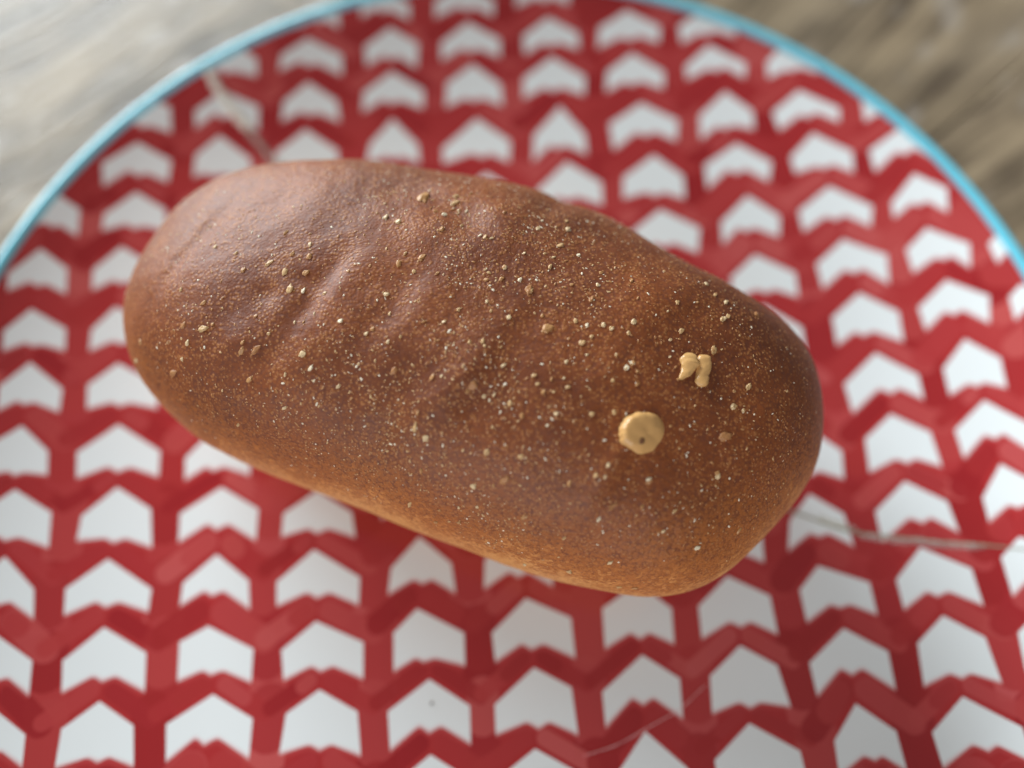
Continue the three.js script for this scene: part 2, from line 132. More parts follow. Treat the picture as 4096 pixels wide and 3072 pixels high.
{
  const plate = thing('plate', { label: 'round white plate printed with red brush strokes, turquoise rim, glued crack, under the bread', category: 'plate' });
  // print: red brush strokes on white; every white field is where the strokes leave the plate bare
  const N = 2048, cv = document.createElement('canvas'); cv.width = cv.height = N;
  const x = cv.getContext('2d');
  const P = (mx, mz) => [(mx / 1e5 / (2 * R) + 0.5) * N, (mz / 1e5 / (2 * R) + 0.5) * N];
  x.fillStyle = 'rgb(168,44,46)'; x.fillRect(0, 0, N, N);
  const tone = () => { const t = rnd(); const d = [148, 30, 34], m = [170, 50, 51], l = [190, 86, 84]; const [p, q, f] = t < 0.5 ? [d, m, t * 2] : [m, l, (t - 0.5) * 2]; return p.map((v, k) => Math.round(mix(v, q[k], f))); };
  const key = new Map();
  const hs = HOUSES.map((h) => { const o = { c: h[0], r: h[1], a: P(h[2], h[3]), l: P(h[4], h[5]), R: P(h[6], h[7]), bl: P(h[8], h[9]), br: P(h[10], h[11]), n: P(h[12], h[13]) }; key.set(h[0] + ',' + h[1], o); return o; });
  const stroke = (x0, y0, x1, y1, w, alpha, cap = 'round') => {
    const t = tone(); x.strokeStyle = `rgba(${t[0]},${t[1]},${t[2]},${alpha})`; x.lineWidth = w; x.lineCap = cap;
    x.beginPath(); x.moveTo(x0, y0); x.lineTo(x1, y1); x.stroke();
  };
  // stems between the columns
  for (const h of hs) {
    const e = key.get((h.c + 1) + ',' + h.r); if (!e) continue;
    const tx = (h.R[0] + e.l[0]) / 2, ty = (h.R[1] + e.l[1]) / 2, bx = (h.br[0] + e.bl[0]) / 2, by = (h.br[1] + e.bl[1]) / 2;
    const w = Math.abs(e.l[0] - h.R[0]) + 14, cut = 0.35 + 0.6 * rnd();
    stroke(tx, ty - 30, mix(tx, bx, 1.5), mix(ty, by, 1.5), w, 0.9, 'butt');
    stroke(tx, ty - 18, mix(tx, bx, cut), mix(ty, by, cut), w, 0.75);
  }
  // slanting strokes that meet over each white field
  for (const h of hs) {
    const u = key.get(h.c + ',' + (h.r - 1)); if (!u) continue;
    const g = 0.5 * Math.abs(h.a[0] - h.l[0]);
    const go = (sx, base, ub, side) => {
      const ex = h.a[0] + side * 6, ey = (h.a[1] + u.n[1]) / 2 - 6;
      const bx = (base[0] + ub[0]) / 2 + side * 22, by = (base[1] + ub[1]) / 2 + 16;
      const th = 0.86 * Math.max(24, h.a[1] - u.n[1] + 4);
      stroke(bx, by, ex + side * th * 0.38, ey + th * 0.16, th, 0.88);
      if (rnd() < 0.5) { const f = 0.35 + 0.4 * rnd(); stroke(mix(bx, ex, f), mix(by, ey, f), ex + side * th * 0.4, ey + th * 0.18, th * 0.92, 0.7); }
    };
    if (rnd() < 0.5) { go(g, h.l, u.bl, -1); go(g, h.R, u.br, 1); } else { go(g, h.R, u.br, 1); go(g, h.l, u.bl, -1); }
  }
  // bare fields, with the round stroke ends biting into their lower edge
  x.fillStyle = 'rgb(226,230,231)';
  const bite = (cx, cy, bx, by) => [mix(cx, bx, 0.26), cy - 0.085 * N * 0.28];
  for (const h of hs) {
    const up = 0.16 * Math.abs(h.a[0] - h.l[0]) + 1;
    const pl = [mix(h.n[0], h.bl[0], 0.27), h.n[1] - up], pr = [mix(h.n[0], h.br[0], 0.27), h.n[1] - up];
    x.beginPath(); x.moveTo(h.a[0], h.a[1]); x.lineTo(h.R[0], h.R[1]); x.lineTo(h.br[0], h.br[1]);
    x.lineTo(mix(h.br[0], pr[0], 0.86), mix(h.br[1], pr[1], 0.86)); x.quadraticCurveTo(pr[0], pr[1], mix(pr[0], h.n[0], 0.4), mix(pr[1], h.n[1], 0.4)); x.lineTo(h.n[0], h.n[1]);
    x.lineTo(mix(h.n[0], pl[0], 0.6), mix(h.n[1], pl[1], 0.6)); x.quadraticCurveTo(pl[0], pl[1], mix(pl[0], h.bl[0], 0.14), mix(pl[1], h.bl[1], 0.14)); x.lineTo(h.bl[0], h.bl[1]);
    x.lineTo(h.l[0], h.l[1]); x.closePath(); x.fill();
    // thin red at the soft lower brush edge
    for (const [lw, al] of [[13, 0.16], [7, 0.3]]) { x.strokeStyle = `rgba(190,86,84,${al})`; x.lineWidth = lw; x.lineJoin = 'round'; x.lineCap = 'butt'; x.beginPath(); x.moveTo(h.br[0], h.br[1]); x.lineTo(pr[0], pr[1] + 3); x.lineTo(h.n[0], h.n[1]); x.lineTo(pl[0], pl[1] + 3); x.lineTo(h.bl[0], h.bl[1]); x.stroke(); }
  }
  const print = new THREE.CanvasTexture(cv); print.colorSpace = THREE.SRGBColorSpace; print.anisotropy = 8;
  const glaze = { roughness: 0.09, ior: 1.5 };
  const dishMat = new THREE.MeshPhysicalMaterial({ map: print, ...glaze });
  const teal = new THREE.MeshPhysicalMaterial({ color: rgb(0.13, 0.58, 0.74), ...glaze, roughness: 0.3, clearcoat: 1, clearcoatRoughness: 0.25 });
  const white = new THREE.MeshPhysicalMaterial({ color: rgb(0.76, 0.8, 0.79), ...glaze });
  const prof = [];
  const RI = R - 0.0013;
  for (let i = 0; i <= 90; i++) { const r = RI * i / 90; prof.push(new THREE.Vector2(Math.max(r, 1e-6), dishY(r))); }
  const dish = new THREE.LatheGeometry(prof, 192);
  { const p = dish.attributes.position, uv = dish.attributes.uv; for (let i = 0; i < p.count; i++) uv.setXY(i, p.getX(i) / (2 * R) + 0.5, 0.5 - p.getZ(i) / (2 * R)); }
  part('dish', dish, dishMat, plate);
  const lip = [], yi = dishY(RI);
  const lr = 0.00105, cx = RI + lr * 0.82, cy = yi + 0.0002;
  for (let i = 0; i <= 20; i++) { const t = Math.PI * (1.12 - 1.5 * i / 20); lip.push(new THREE.Vector2(cx + lr * Math.cos(t), cy + lr * Math.sin(t))); }
  part('rim', new THREE.LatheGeometry(lip, 240), teal, plate);
  const under = [];
  const end = lip[lip.length - 1];
  for (let i = 0; i <= 30; i++) { const r = mix(end.x, R * 0.62, i / 30); under.push(new THREE.Vector2(r, Math.max(0.0016, dishY(r) - 0.0022))); }
  under[0].set(end.x, end.y);
  under.push(new THREE.Vector2(R * 0.60, 0.0003), new THREE.Vector2(R * 0.57, 0.0003), new THREE.Vector2(R * 0.55, 0.0014), new THREE.Vector2(1e-6, 0.0014));
  part('underside', new THREE.LatheGeometry(under, 160), white, plate);

  // the glued crack: a thin line with ridges of set glue
  const onDish = (p) => new THREE.Vector3(p[0] / 1e5, dishY(Math.hypot(p[0], p[1]) / 1e5), p[1] / 1e5);
  const bead = (pts, rad, flat, lump, segs, lift = 0) => {
    const cu = new THREE.CatmullRomCurve3(pts), pos = [], idx = [], V = 10;
    const pt = new THREE.Vector3(), tg = new THREE.Vector3(), up = new THREE.Vector3(0, 1, 0), sd = new THREE.Vector3();
    for (let i = 0; i <= segs; i++) {
      const t = i / segs; cu.getPointAt(t, pt); cu.getTangentAt(t, tg); sd.crossVectors(tg, up).normalize(); const nn = new THREE.Vector3().crossVectors(sd, tg);
      const r0 = rad * Math.min(1, 4 * Math.sin(Math.PI * t) + 0.05);
      for (let j = 0; j < V; j++) {
        const a = j / V * Math.PI * 2, r = r0 * (1 + lump * noise(pt.x * 900 + j * 0.3, pt.z * 900, Math.cos(a) * 1.5));
        pos.push(pt.x + sd.x * Math.cos(a) * r + nn.x * Math.sin(a) * r * flat, pt.y + lift + nn.y * Math.sin(a) * r * flat + sd.y * Math.cos(a) * r, pt.z + sd.z * Math.cos(a) * r + nn.z * Math.sin(a) * r * flat);
      }
    }
    for (let i = 0; i < segs; i++) for (let j = 0; j < V; j++) { const a = i * V + j, b = i * V + (j + 1) % V; idx.push(a, b, a + V, b, b + V, a + V); }
    const g = new THREE.BufferGeometry(); g.setAttribute('position', new THREE.Float32BufferAttribute(pos, 3)); g.setIndex(idx); g.computeVertexNormals(); return g;
  };
  const cp = CRACK.map(onDish);
  const crackMat = new THREE.MeshStandardMaterial({ color: rgb(0.27, 0.25, 0.17), roughness: 0.6 });
  const glueMat = new THREE.MeshPhysicalMaterial({ color: rgb(0.95, 0.93, 0.88), roughness: 0.18, transmission: 0.8, thickness: 0, ior: 1.5 });
  const milky = new THREE.MeshPhysicalMaterial({ color: rgb(0.80, 0.77, 0.68), roughness: 0.2, clearcoat: 1, clearcoatRoughness: 0.1 });
  part('crack', bead(cp, 0.0002, 0.8, 0.25, 240), crackMat, plate).userData.label = 'thin olive grey crack line across the plate';
  part('glue_ridge', bead(cp.slice(0, 5), 0.0008, 0.55, 0.7, 80), milky, plate).userData.label = 'milky glue along the crack at the rim';
  part('glue_ridge', bead(cp.slice(3, 7), 0.0008, 0.5, 0.6, 80), glueMat, plate);
  part('glue_ridge', bead([cp[9], cp[10], cp[11]].map((v) => v.clone().add(new THREE.Vector3(0.0004, 0, -0.0005))), 0.00045, 0.4, 0.8, 90), glueMat, plate);
  part('glue_ridge', bead([cp[11], cp[12], cp[13], cp[14]].map((v) => v.clone().add(new THREE.Vector3(0, 0, 0.0004))), 0.0006, 0.4, 0.8, 110), glueMat, plate);
  part('scratch', bead(SCRATCH.map(onDish), 0.00006, 0.6, 0.6, 60), new THREE.MeshStandardMaterial({ color: rgb(0.75, 0.45, 0.45), roughness: 0.4 }), plate).userData.label = 'pale hairline scratch on the red print';
}

// ---------------------------------------------------------------- the bread roll
const BC = { x: -0.0057, z: -0.0044 }, BH = 0.042, EQ = 0.019, NP = 2.6, S1 = 0.74, BASE = FLOOR + 0.0002;
const OUTLINE = [5322,5379,5405,5414,5399,5344,5253,5147,5044,4953,4871,4780,4663,4508,4313,4088,3861,3663,3494,3340,3197,3073,2968,2875,2795,2733,2690,2661,2641,2630,2627,2633,2648,2676,2720,2782,2863,2961,3079,3217,3382,3572,3792,4048,4331,4603,4866,5124,5357,5553,5710,5821,5874,5878,5868,5846,5781,5669,5511,5316,5087,4842,4610,4405,4217,4041,3883,3745,3618,3506,3415,3344,3290,3249,3220,3199,3191,3200,3199,3180,3194,3250,3304,3343,3391,3449,3511,3587,3694,3832,3993,4197,4459,4752,5013,5205];
const BLISTERS = [[-409,-1335,840],[1252,-1164,1110],[739,-977,568],[1503,-1017,575],[209,-682,473],[253,-634,473],[-444,-604,643],[222,-521,642],[425,-536,728],[809,-360,1065],[1024,201,1504],[1154,-485,472],[1380,-483,559],[237,-184,549],[291,-45,463],[974,7,546],[191,399,746],[213,465,455],[-391,372,498],[15,409,580],[430,465,455],[462,716,821],[-464,854,946],[-340,848,452],[74,981,1309],[-8,1049,654],[208,1115,571],[340,1098,611],[279,1167,489],[544,1212,732],[-650,1287,741],[1132,1355,567],[696,1372,649],[-685,1453,1239],[901,969,612],[972,1071,692],[851,853,696],[1076,902,573],[1240,889,451],[1276,662,660],[248,1785,897],[686,1857,730],[-550,1588,826],[-621,1938,839],[472,2120,901],[1747,2103,525],[1635,2085,606],[1641,-265,1023],[2195,64,762],[2862,114,727],[1878,175,546],[1784,133,547],[2143,654,665],[1548,558,456],[1925,555,416],[1490,393,832],[3342,-752,771],[3446,-560,628],[3521,-163,748],[3598,-456,806],[2835,-303,652],[3318,354,1243],[3526,1122,846],[3774,812,988],[3665,1169,510],[3385,1525,1678],[3269,2026,836],[2325,2125,814],[1304,2174,891],[2213,-604,655],[1798,-717,568],[1740,-504,604],[3144,-364,439],[2683,-145,430],[1415,78,714],[533,47,629],[2110,232,631],[2694,269,466],[1871,902,494],[1289,1004,735],[1590,1346,731],[1880,1316,693],[1019,1493,364],[534,1448,365],[321,1499,447],[1104,1070,407],[-325,117,627],[-597,114,544],[2066,722,746],[467,-727,734],[-141,-68,547],[1561,142,588],[1619,299,627],[2275,-308,559],[-2801,-864,1275],[-2552,-714,1133],[-2258,-694,955],[-2456,-450,1164],[-2276,-427,774],[-1973,-362,599],[-3166,-790,750],[-2226,-930,875],[-3726,-374,1017],[-3707,-11,1405],[-3112,364,1289],[-2909,377,1624],[-3079,254,730],[-3941,140,797],[-3000,742,1073],[-4250,455,1808],[-2102,675,881],[-2226,486,884],[-2504,1109,769],[-1734,919,752],[-978,758,1199],[-970,-768,1079],[-671,-855,1299],[-1116,-309,722],[-1280,180,628],[-1362,243,586],[-1647,-662,474],[-1713,65,716],[-4098,-631,675],[-4047,324,579],[-5100,42,718],[-4891,-104,794],[-3256,1191,666],[-2723,163,512],[-4018,-109,978],[-2461,727,634],[-3570,-55,568],[-2471,-988,747],[-2609,-1357,1027],[-2236,-1125,661],[-3305,-1079,671],[-3657,-1244,590],[-2091,-67,510],[-2924,-98,560],[-2237,37,467],[-2061,831,462],[-2371,28,425],[-1061,371,583],[-1058,-28,547],[-896,310,458],[-709,-2027,2362],[-265,-1893,1435],[-137,-1468,713],[460,-1680,906],[-520,-1729,567],[-194,-1769,570],[-84,-1747,595],[-388,-1672,772],[-894,-925,620],[-1154,-1010,448],[-762,-651,614],[680,-535,735],[795,-368,1339],[129,-1249,630],[198,-1218,755],[281,-1197,554],[-1026,-1490,763],[-1206,-1583,894],[-1252,-1861,519],[-253,-2033,738],[-34,-2103,610],[936,-1446,719],[1374,-1511,856],[1005,-1624,468],[1364,-1687,630],[1146,-937,576],[477,-718,740],[1097,-777,869],[-837,2272,1271],[477,2117,1371],[731,2539,929],[1851,2463,1362],[1257,2783,700],[70,2162,788],[327,2168,598],[3033,2887,802],[1883,3070,900],[1365,3140,833],[2283,3341,987],[757,3036,856],[3655,2639,1061],[1688,2591,822],[-145,2509,871],[2329,2152,1091],[2078,3341,749],[-132,2364,522],[-479,2474,641],[2241,2448,592],[2540,2725,600],[2670,2484,689],[-406,2360,529],[110,2385,470],[3309,365,1127],[3531,1121,864],[3787,823,1196],[3667,1164,605],[2982,1159,438],[3558,908,474],[1928,550,463],[2146,655,823],[2064,726,718],[2207,759,564],[2695,273,498],[2190,60,786],[1782,132,651],[1891,184,728],[2872,127,926],[3492,-149,815],[3591,-208,683],[4093,-383,1127],[2672,520,442],[2738,658,493],[2193,938,587],[2629,1448,408],[1784,1967,575],[3259,1984,646]];
const K = OUTLINE.length;
const outline = (t) => {   // smooth closed curve through the measured radii
  t = ((t / (2 * Math.PI)) % 1 + 1) % 1 * K; const i = Math.floor(t), f = t - i;
  const a = OUTLINE[(i + K - 1) % K], b = OUTLINE[i % K], c = OUTLINE[(i + 1) % K], d = OUTLINE[(i + 2) % K];
  return 1e-5 * (b + 0.5 * f * (c - a + f * (2 * a - 5 * b + 4 * c - d + f * (3 * (b - c) + d - a))));
};
const AX = Math.cos(0.23), AZ = Math.sin(0.23);   // the long axis of the roll
// hollows (negative) and swellings of the crust: x, z in 0.01 mm, along, across in mm, turn, height in mm
const DENTS = [
  [-135, -1662, 4.2, 2.6, 0.5, -1.5], [360, -1830, 3.2, 2.4, 0.9, 0.75], [-820, -2230, 6, 3.2, 0.3, -0.9], [-420, -2320, 3, 2.5, 0.3, 0.6],
  [-4250, -1400, 9, 1.3, -0.95, -0.75], [-4750, -1150, 8, 2.4, -0.95, 0.35], [-2200, -380, 8, 1.7, -1.0, -0.9], [-1750, -500, 7, 2.6, -1.0, 0.6],
  [-1450, 1350, 2.6, 1.8, 0, 0.9], [-1150, 1500, 2.6, 2.0, 0, -0.8], [-712, 1000, 4, 2.6, -0.4, -1.0], [-150, 1000, 4, 1.7, -0.8, 0.8], [60, 1250, 3, 2.2, -0.5, -0.9],
  [1880, 2120, 5, 1.5, -0.85, 0.9], [2250, 2080, 5, 1.6, -0.85, -1.0], [-2380, -607, 2, 1.6, 0.4, -0.8], [-2919, -424, 2, 1.6, 0.2, -0.6], [-3298, 229, 2.2, 2, 0, 0.6],
  [-3250, 560, 3.4, 2.4, 0.2, -0.7], [1237, -900, 6, 3.5, -0.9, -0.3], [-3952, 850, 6, 1.6, -1.2, -0.6], [700, 300, 7, 2.2, -1.0, -0.5], [1200, 500, 7, 2.6, -1.0, 0.4],
  [3300, -300, 6, 3, -0.8, -0.4], [-600, -200, 9, 2.4, -1.0, 0.4], [-1100, -100, 9, 2.2, -1.0, -0.5], [3900, 1700, 6, 4, 0.3, 0.4],
];
const profile = (s) => {   // s 0 at the top, S1 at the widest, 1 on the plate: [radius, height]
  if (s <= S1) { const r = Math.sin(s / S1 * Math.PI / 2); return [r, EQ + (BH - EQ) * Math.sqrt(Math.max(0, 1 - Math.pow(r, NP)))]; }
  const b = (s - S1) / (1 - S1) * 1.45; return [Math.pow(Math.cos(b), 0.4), EQ * (1 - Math.pow(Math.sin(b), 1.2))];
};
const toDisc = (a, b) => {   // square -1..1 to disc
  if (a === 0 && b === 0) return [0, 0];
  return Math.abs(a) > Math.abs(b) ? [Math.abs(a), (a < 0 ? Math.PI : 0) + Math.PI / 4 * (b / a)] : [Math.abs(b), (b < 0 ? 1.5 : 0.5) * Math.PI - Math.PI / 4 * (a / b)];
};
const toSquare = (r, t) => {
  t = ((t + Math.PI / 4) % (2 * Math.PI) + 2 * Math.PI) % (2 * Math.PI) - Math.PI / 4; const q = Math.PI / 4;
  if (t < q) return [r, t * r / q];
  if (t < 3 * q) return [-(t - Math.PI / 2) * r / q, r];
  if (t < 5 * q) return [-r, -(t - Math.PI) * r / q];
  return [(t - 1.5 * Math.PI) * r / q, -r];
};
const basePoint = (a, b, o) => {
  const [s, t] = toDisc(a, b), [r, y] = profile(s), q = outline(t) * r;
  o[0] = q * Math.cos(t); o[1] = y; o[2] = q * Math.sin(t); return s;
};
const crustLift = (x, y, z) => {   // metres
  const al = x * AX + z * AZ, ac = -x * AZ + z * AX;
  let d = 0.55 * noise(x * 62, y * 62, z * 62) + 0.17 * noise(x * 160 + 7, y * 160, z * 160) + 0.06 * noise(x * 420 + 3, y * 420, z * 420) + 0.045 * noise(x * 1100, y * 1100, z * 1100 + 5);
  d += 0.2 * smooth(-0.026, -0.012, ac) * noise(al * 120 + ac * 70, ac * 24, 3.3 + y * 20);     // soft folds across the roll
  for (const [fx, fz, la, lb, tn, h] of DENTS) {
    const dx = (x - fx * 0.96e-5) * 1e3, dz = (z - fz * 0.96e-5) * 1e3; if (dx * dx + dz * dz > 400) continue;
    const c = Math.cos(tn), s = Math.sin(tn), u = (dx * c + dz * s) / la, v = (-dx * s + dz * c) / lb;
    d += h * 0.5 * Math.exp(-u * u - v * v);
  }
  return d * 1e-3 * smooth(0.0, 0.008, y) * mix(0.3, 1, smooth(0.021, 0.036, y));
};
const bread = thing('bread_roll', { label: 'oblong golden brown bread roll with blistered crust lying on the plate', category: 'bread' });
bread.position.set(BC.x, BASE, BC.z);
const NG = 620, SIDE = NG + 1;
const crustGeo = new THREE.BufferGeometry();
{
  const pos = new Float32Array((SIDE * SIDE + 1) * 3), uv = new Float32Array((SIDE * SIDE + 1) * 2), idx = [], o = [0, 0, 0];
  for (let j = 0; j < SIDE; j++) for (let i = 0; i < SIDE; i++) {
    basePoint(i / NG * 2 - 1, j / NG * 2 - 1, o); const k = j * SIDE + i;
    pos.set(o, k * 3); uv[k * 2] = i / NG; uv[k * 2 + 1] = j / NG;
  }
  for (let j = 0; j < NG; j++) for (let i = 0; i < NG; i++) { const a = j * SIDE + i; if ((i < NG / 2) === (j < NG / 2)) idx.push(a, a + SIDE, a + SIDE + 1, a, a + SIDE + 1, a + 1); else idx.push(a, a + SIDE, a + 1, a + 1, a + SIDE, a + SIDE + 1); }
  const cen = SIDE * SIDE; uv[cen * 2] = uv[cen * 2 + 1] = 0.001;
  for (let i = 0; i < NG; i++) { idx.push(i, i + 1, cen); idx.push((NG) * SIDE + i + 1, NG * SIDE + i, cen); idx.push((i + 1) * SIDE, i * SIDE, cen); idx.push(i * SIDE + NG, (i + 1) * SIDE + NG, cen); }
  crustGeo.setAttribute('position', new THREE.BufferAttribute(pos, 3)); crustGeo.setAttribute('uv', new THREE.BufferAttribute(uv, 2)); crustGeo.setIndex(idx);
  crustGeo.computeVertexNormals();
  const nr = crustGeo.attributes.normal.array, lifted = new Float32Array(pos.length);
  for (let k = 0; k < cen; k++) {
    const d = crustLift(pos[k * 3], pos[k * 3 + 1], pos[k * 3 + 2]);
    for (let q = 0; q < 3; q++) lifted[k * 3 + q] = pos[k * 3 + q] + nr[k * 3 + q] * d;
    if (lifted[k * 3 + 1] < 0) lifted[k * 3 + 1] = 0;
  }
  lifted[cen * 3 + 1] = pos[1];
  crustGeo.attributes.position.array.set(lifted); crustGeo.computeVertexNormals();
}
// crust colour and grain
let crustMat;
{
  const T = 2048, c = new Uint8Array(T * T * 4), bm = new Uint8Array(T * T * 4), o = [0, 0, 0];
  for (let j = 0; j < T; j++) for (let i = 0; i < T; i++) {
    const s = basePoint((i + 0.5) / T * 2 - 1, (j + 0.5) / T * 2 - 1, o), [x, y, z] = o, k = (j * T + i) * 4;
    c[k + 3] = bm[k + 3] = 255;
    if (s > 0.95) { c[k] = 170; c[k + 1] = 110; c[k + 2] = 60; bm[k] = bm[k + 1] = bm[k + 2] = 128; continue; }
    const n1 = noise(x * 70 + 11, y * 70, z * 70), n2 = noise(x * 260, y * 260 + 4, z * 260), n3 = noise(x * 900, y * 900, z * 900 + 8);
    const g2 = noise(x * 4600 + 5, y * 4600, z * 4600), g3 = noise(x * 8500, y * 8500 + 2, z * 8500);
    const [cd, id] = cells(x * 2300, y * 2300, z * 2300), dome = clamp(1 - cd * 1.35 + 0.12 * g2), raised = smooth(0.25, 0.9, id + 0.5 * n2 + 0.3 * n3);
    // baked brown, in patches
    const brown = clamp(0.5 + 0.7 * n1 + 0.3 * n2 + 0.14 * n3);
    let r = mix(0.145, 0.265, brown), g = mix(0.035, 0.070, brown), b = mix(0.010, 0.016, brown);
    // pale tops of the pin-sized bubbles that make the crust sandy
    const grain = raised * smooth(0.18, 0.75, dome);
    r = mix(r, 0.47, grain * 0.6); g = mix(g, 0.205, grain * 0.6); b = mix(b, 0.068, grain * 0.6);
    // darker skin between them
    const pit = smooth(0.30, 0.0, dome) * (0.5 + 0.5 * id);
    r = mix(r, 0.105, pit * 0.55); g = mix(g, 0.034, pit * 0.55); b = mix(b, 0.024, pit * 0.55);
    // less baked, golden dough: pin bubble by pin bubble, more of them down the sides of the roll and on its front side
    const front = smooth(-0.006, 0.022, -x * AZ + z * AX) * (0.35 + 0.65 * smooth(-0.045, 0.0, x * AX + z * AZ));
    const bake = y / BH - (0.55 + 0.14 * front) + 0.10 * n1 + 0.07 * n2 + 0.06 * n3;
    const gold = clamp(smooth(0.15 + 0.09 * front, -0.25, bake + 0.22 * (id - 0.5) + 0.08 * g2)), ripe = smooth(-0.04, -0.34, bake + 0.2 * (id - 0.5));
    r = mix(r, mix(0.52, 0.76, ripe), gold * 0.85); g = mix(g, mix(0.175, 0.37, ripe), gold * 0.85); b = mix(b, mix(0.036, 0.12, ripe), gold * 0.85);
    c[k] = toSRGB(r); c[k + 1] = toSRGB(g); c[k + 2] = toSRGB(b);
    bm[k] = bm[k + 1] = bm[k + 2] = Math.round(255 * clamp(0.12 + 0.6 * dome * (0.35 + 0.65 * raised) + 0.10 * g2 + 0.06 * g3));
  }
  const map = dataTexture(c, T, T, true), bump = dataTexture(bm, T, T, false);
  map.wrapS = map.wrapT = bump.wrapS = bump.wrapT = THREE.ClampToEdgeWrapping;
  crustMat = new THREE.MeshPhysicalMaterial({ map, bumpMap: bump, bumpScale: 0.00012, roughness: 0.53, ior: 1.5, specularIntensity: 0.72 });
}
const crust = part('crust', crustGeo, crustMat, bread);
crust.userData.label = 'smooth brown crust, paler golden along the base';
// a place on the crust from its plan position
const surfaceAt = (x, z) => {
  const t = Math.atan2(z, x), r = Math.min(0.985, Math.hypot(x, z) / outline(t)), s = Math.asin(r) * 2 / Math.PI * S1;
  const [a, b] = toSquare(s, t), fi = (a + 1) / 2 * NG, fj = (b + 1) / 2 * NG, i = clamp(Math.floor(fi), 0, NG - 1), j = clamp(Math.floor(fj), 0, NG - 1), u = fi - i, v = fj - j;
  const at = (arr) => { const f = (k) => new THREE.Vector3(arr[k * 3], arr[k * 3 + 1], arr[k * 3 + 2]); const q = j * SIDE + i; return f(q).lerp(f(q + 1), u).lerp(f(q + SIDE).lerp(f(q + SIDE + 1), u), v); };
  return { p: at(crustGeo.attributes.position.array), n: at(crustGeo.attributes.normal.array).normalize() };
};
const skin = [[0.56, 0.35, 0.16], [0.46, 0.23, 0.085], [0.66, 0.48, 0.27], [0.40, 0.18, 0.066], [0.76, 0.64, 0.45]].map((v) => new THREE.MeshPhysicalMaterial({ color: rgb(...v), roughness: 0.42, ior: 1.48 }));
const domes = [];
for (let k = 0; k < 6; k++) {
  let g = mergeVertices(new THREE.IcosahedronGeometry(1, 3).deleteAttribute('normal').deleteAttribute('uv'), 1e-4);
  const p = g.attributes.position;
  for (let i = 0; i < p.count; i++) {
    const X = p.getX(i), Y = p.getY(i), Z = p.getZ(i), f = 1 + 0.5 * noise(X * 1.2 + k * 9, Y * 1.2, Z * 1.2) + 0.3 * noise(X * 2.7, Y * 2.7 + k * 5, Z * 2.7);
    p.setXYZ(i, X * f, Y * f, Z * f);
  }
  g.computeVertexNormals(); domes.push(g);
}
const UP = new THREE.Vector3(0, 1, 0), fwd = new THREE.Vector3();
const sit = (m, x, z, lift, yaw, sx, sy, sz) => {
  const { p, n } = surfaceAt(x, z);
  m.position.copy(p).addScaledVector(n, lift);
  m.quaternion.setFromUnitVectors(UP, n).multiply(new THREE.Quaternion().setFromAxisAngle(UP, yaw));
  m.scale.set(sx, sy, sz);
};
BLISTERS.forEach(([bx, bz, dia], k) => {
  const d = dia * 1e-6 * 0.5, big = dia > 900;
  const tone = big ? [1, 3, 1, 0][Math.floor(rnd() * 4)] : [0, 2, 4, 1, 0, 1, 2, 0][Math.floor(rnd() * 8)];
  const m = part(numbered('crust_blister', k), domes[Math.floor(rnd() * 6)], skin[tone], bread);
  const el = big ? 0.42 + 0.35 * rnd() : 0.45 + 0.5 * rnd();
  sit(m, bx * 1e-5, bz * 1e-5, -d * 0.1, 0.9 + (rnd() - 0.5) * 1.2, d * 1.12, d * (big ? 0.42 : 0.6), d * el);
});
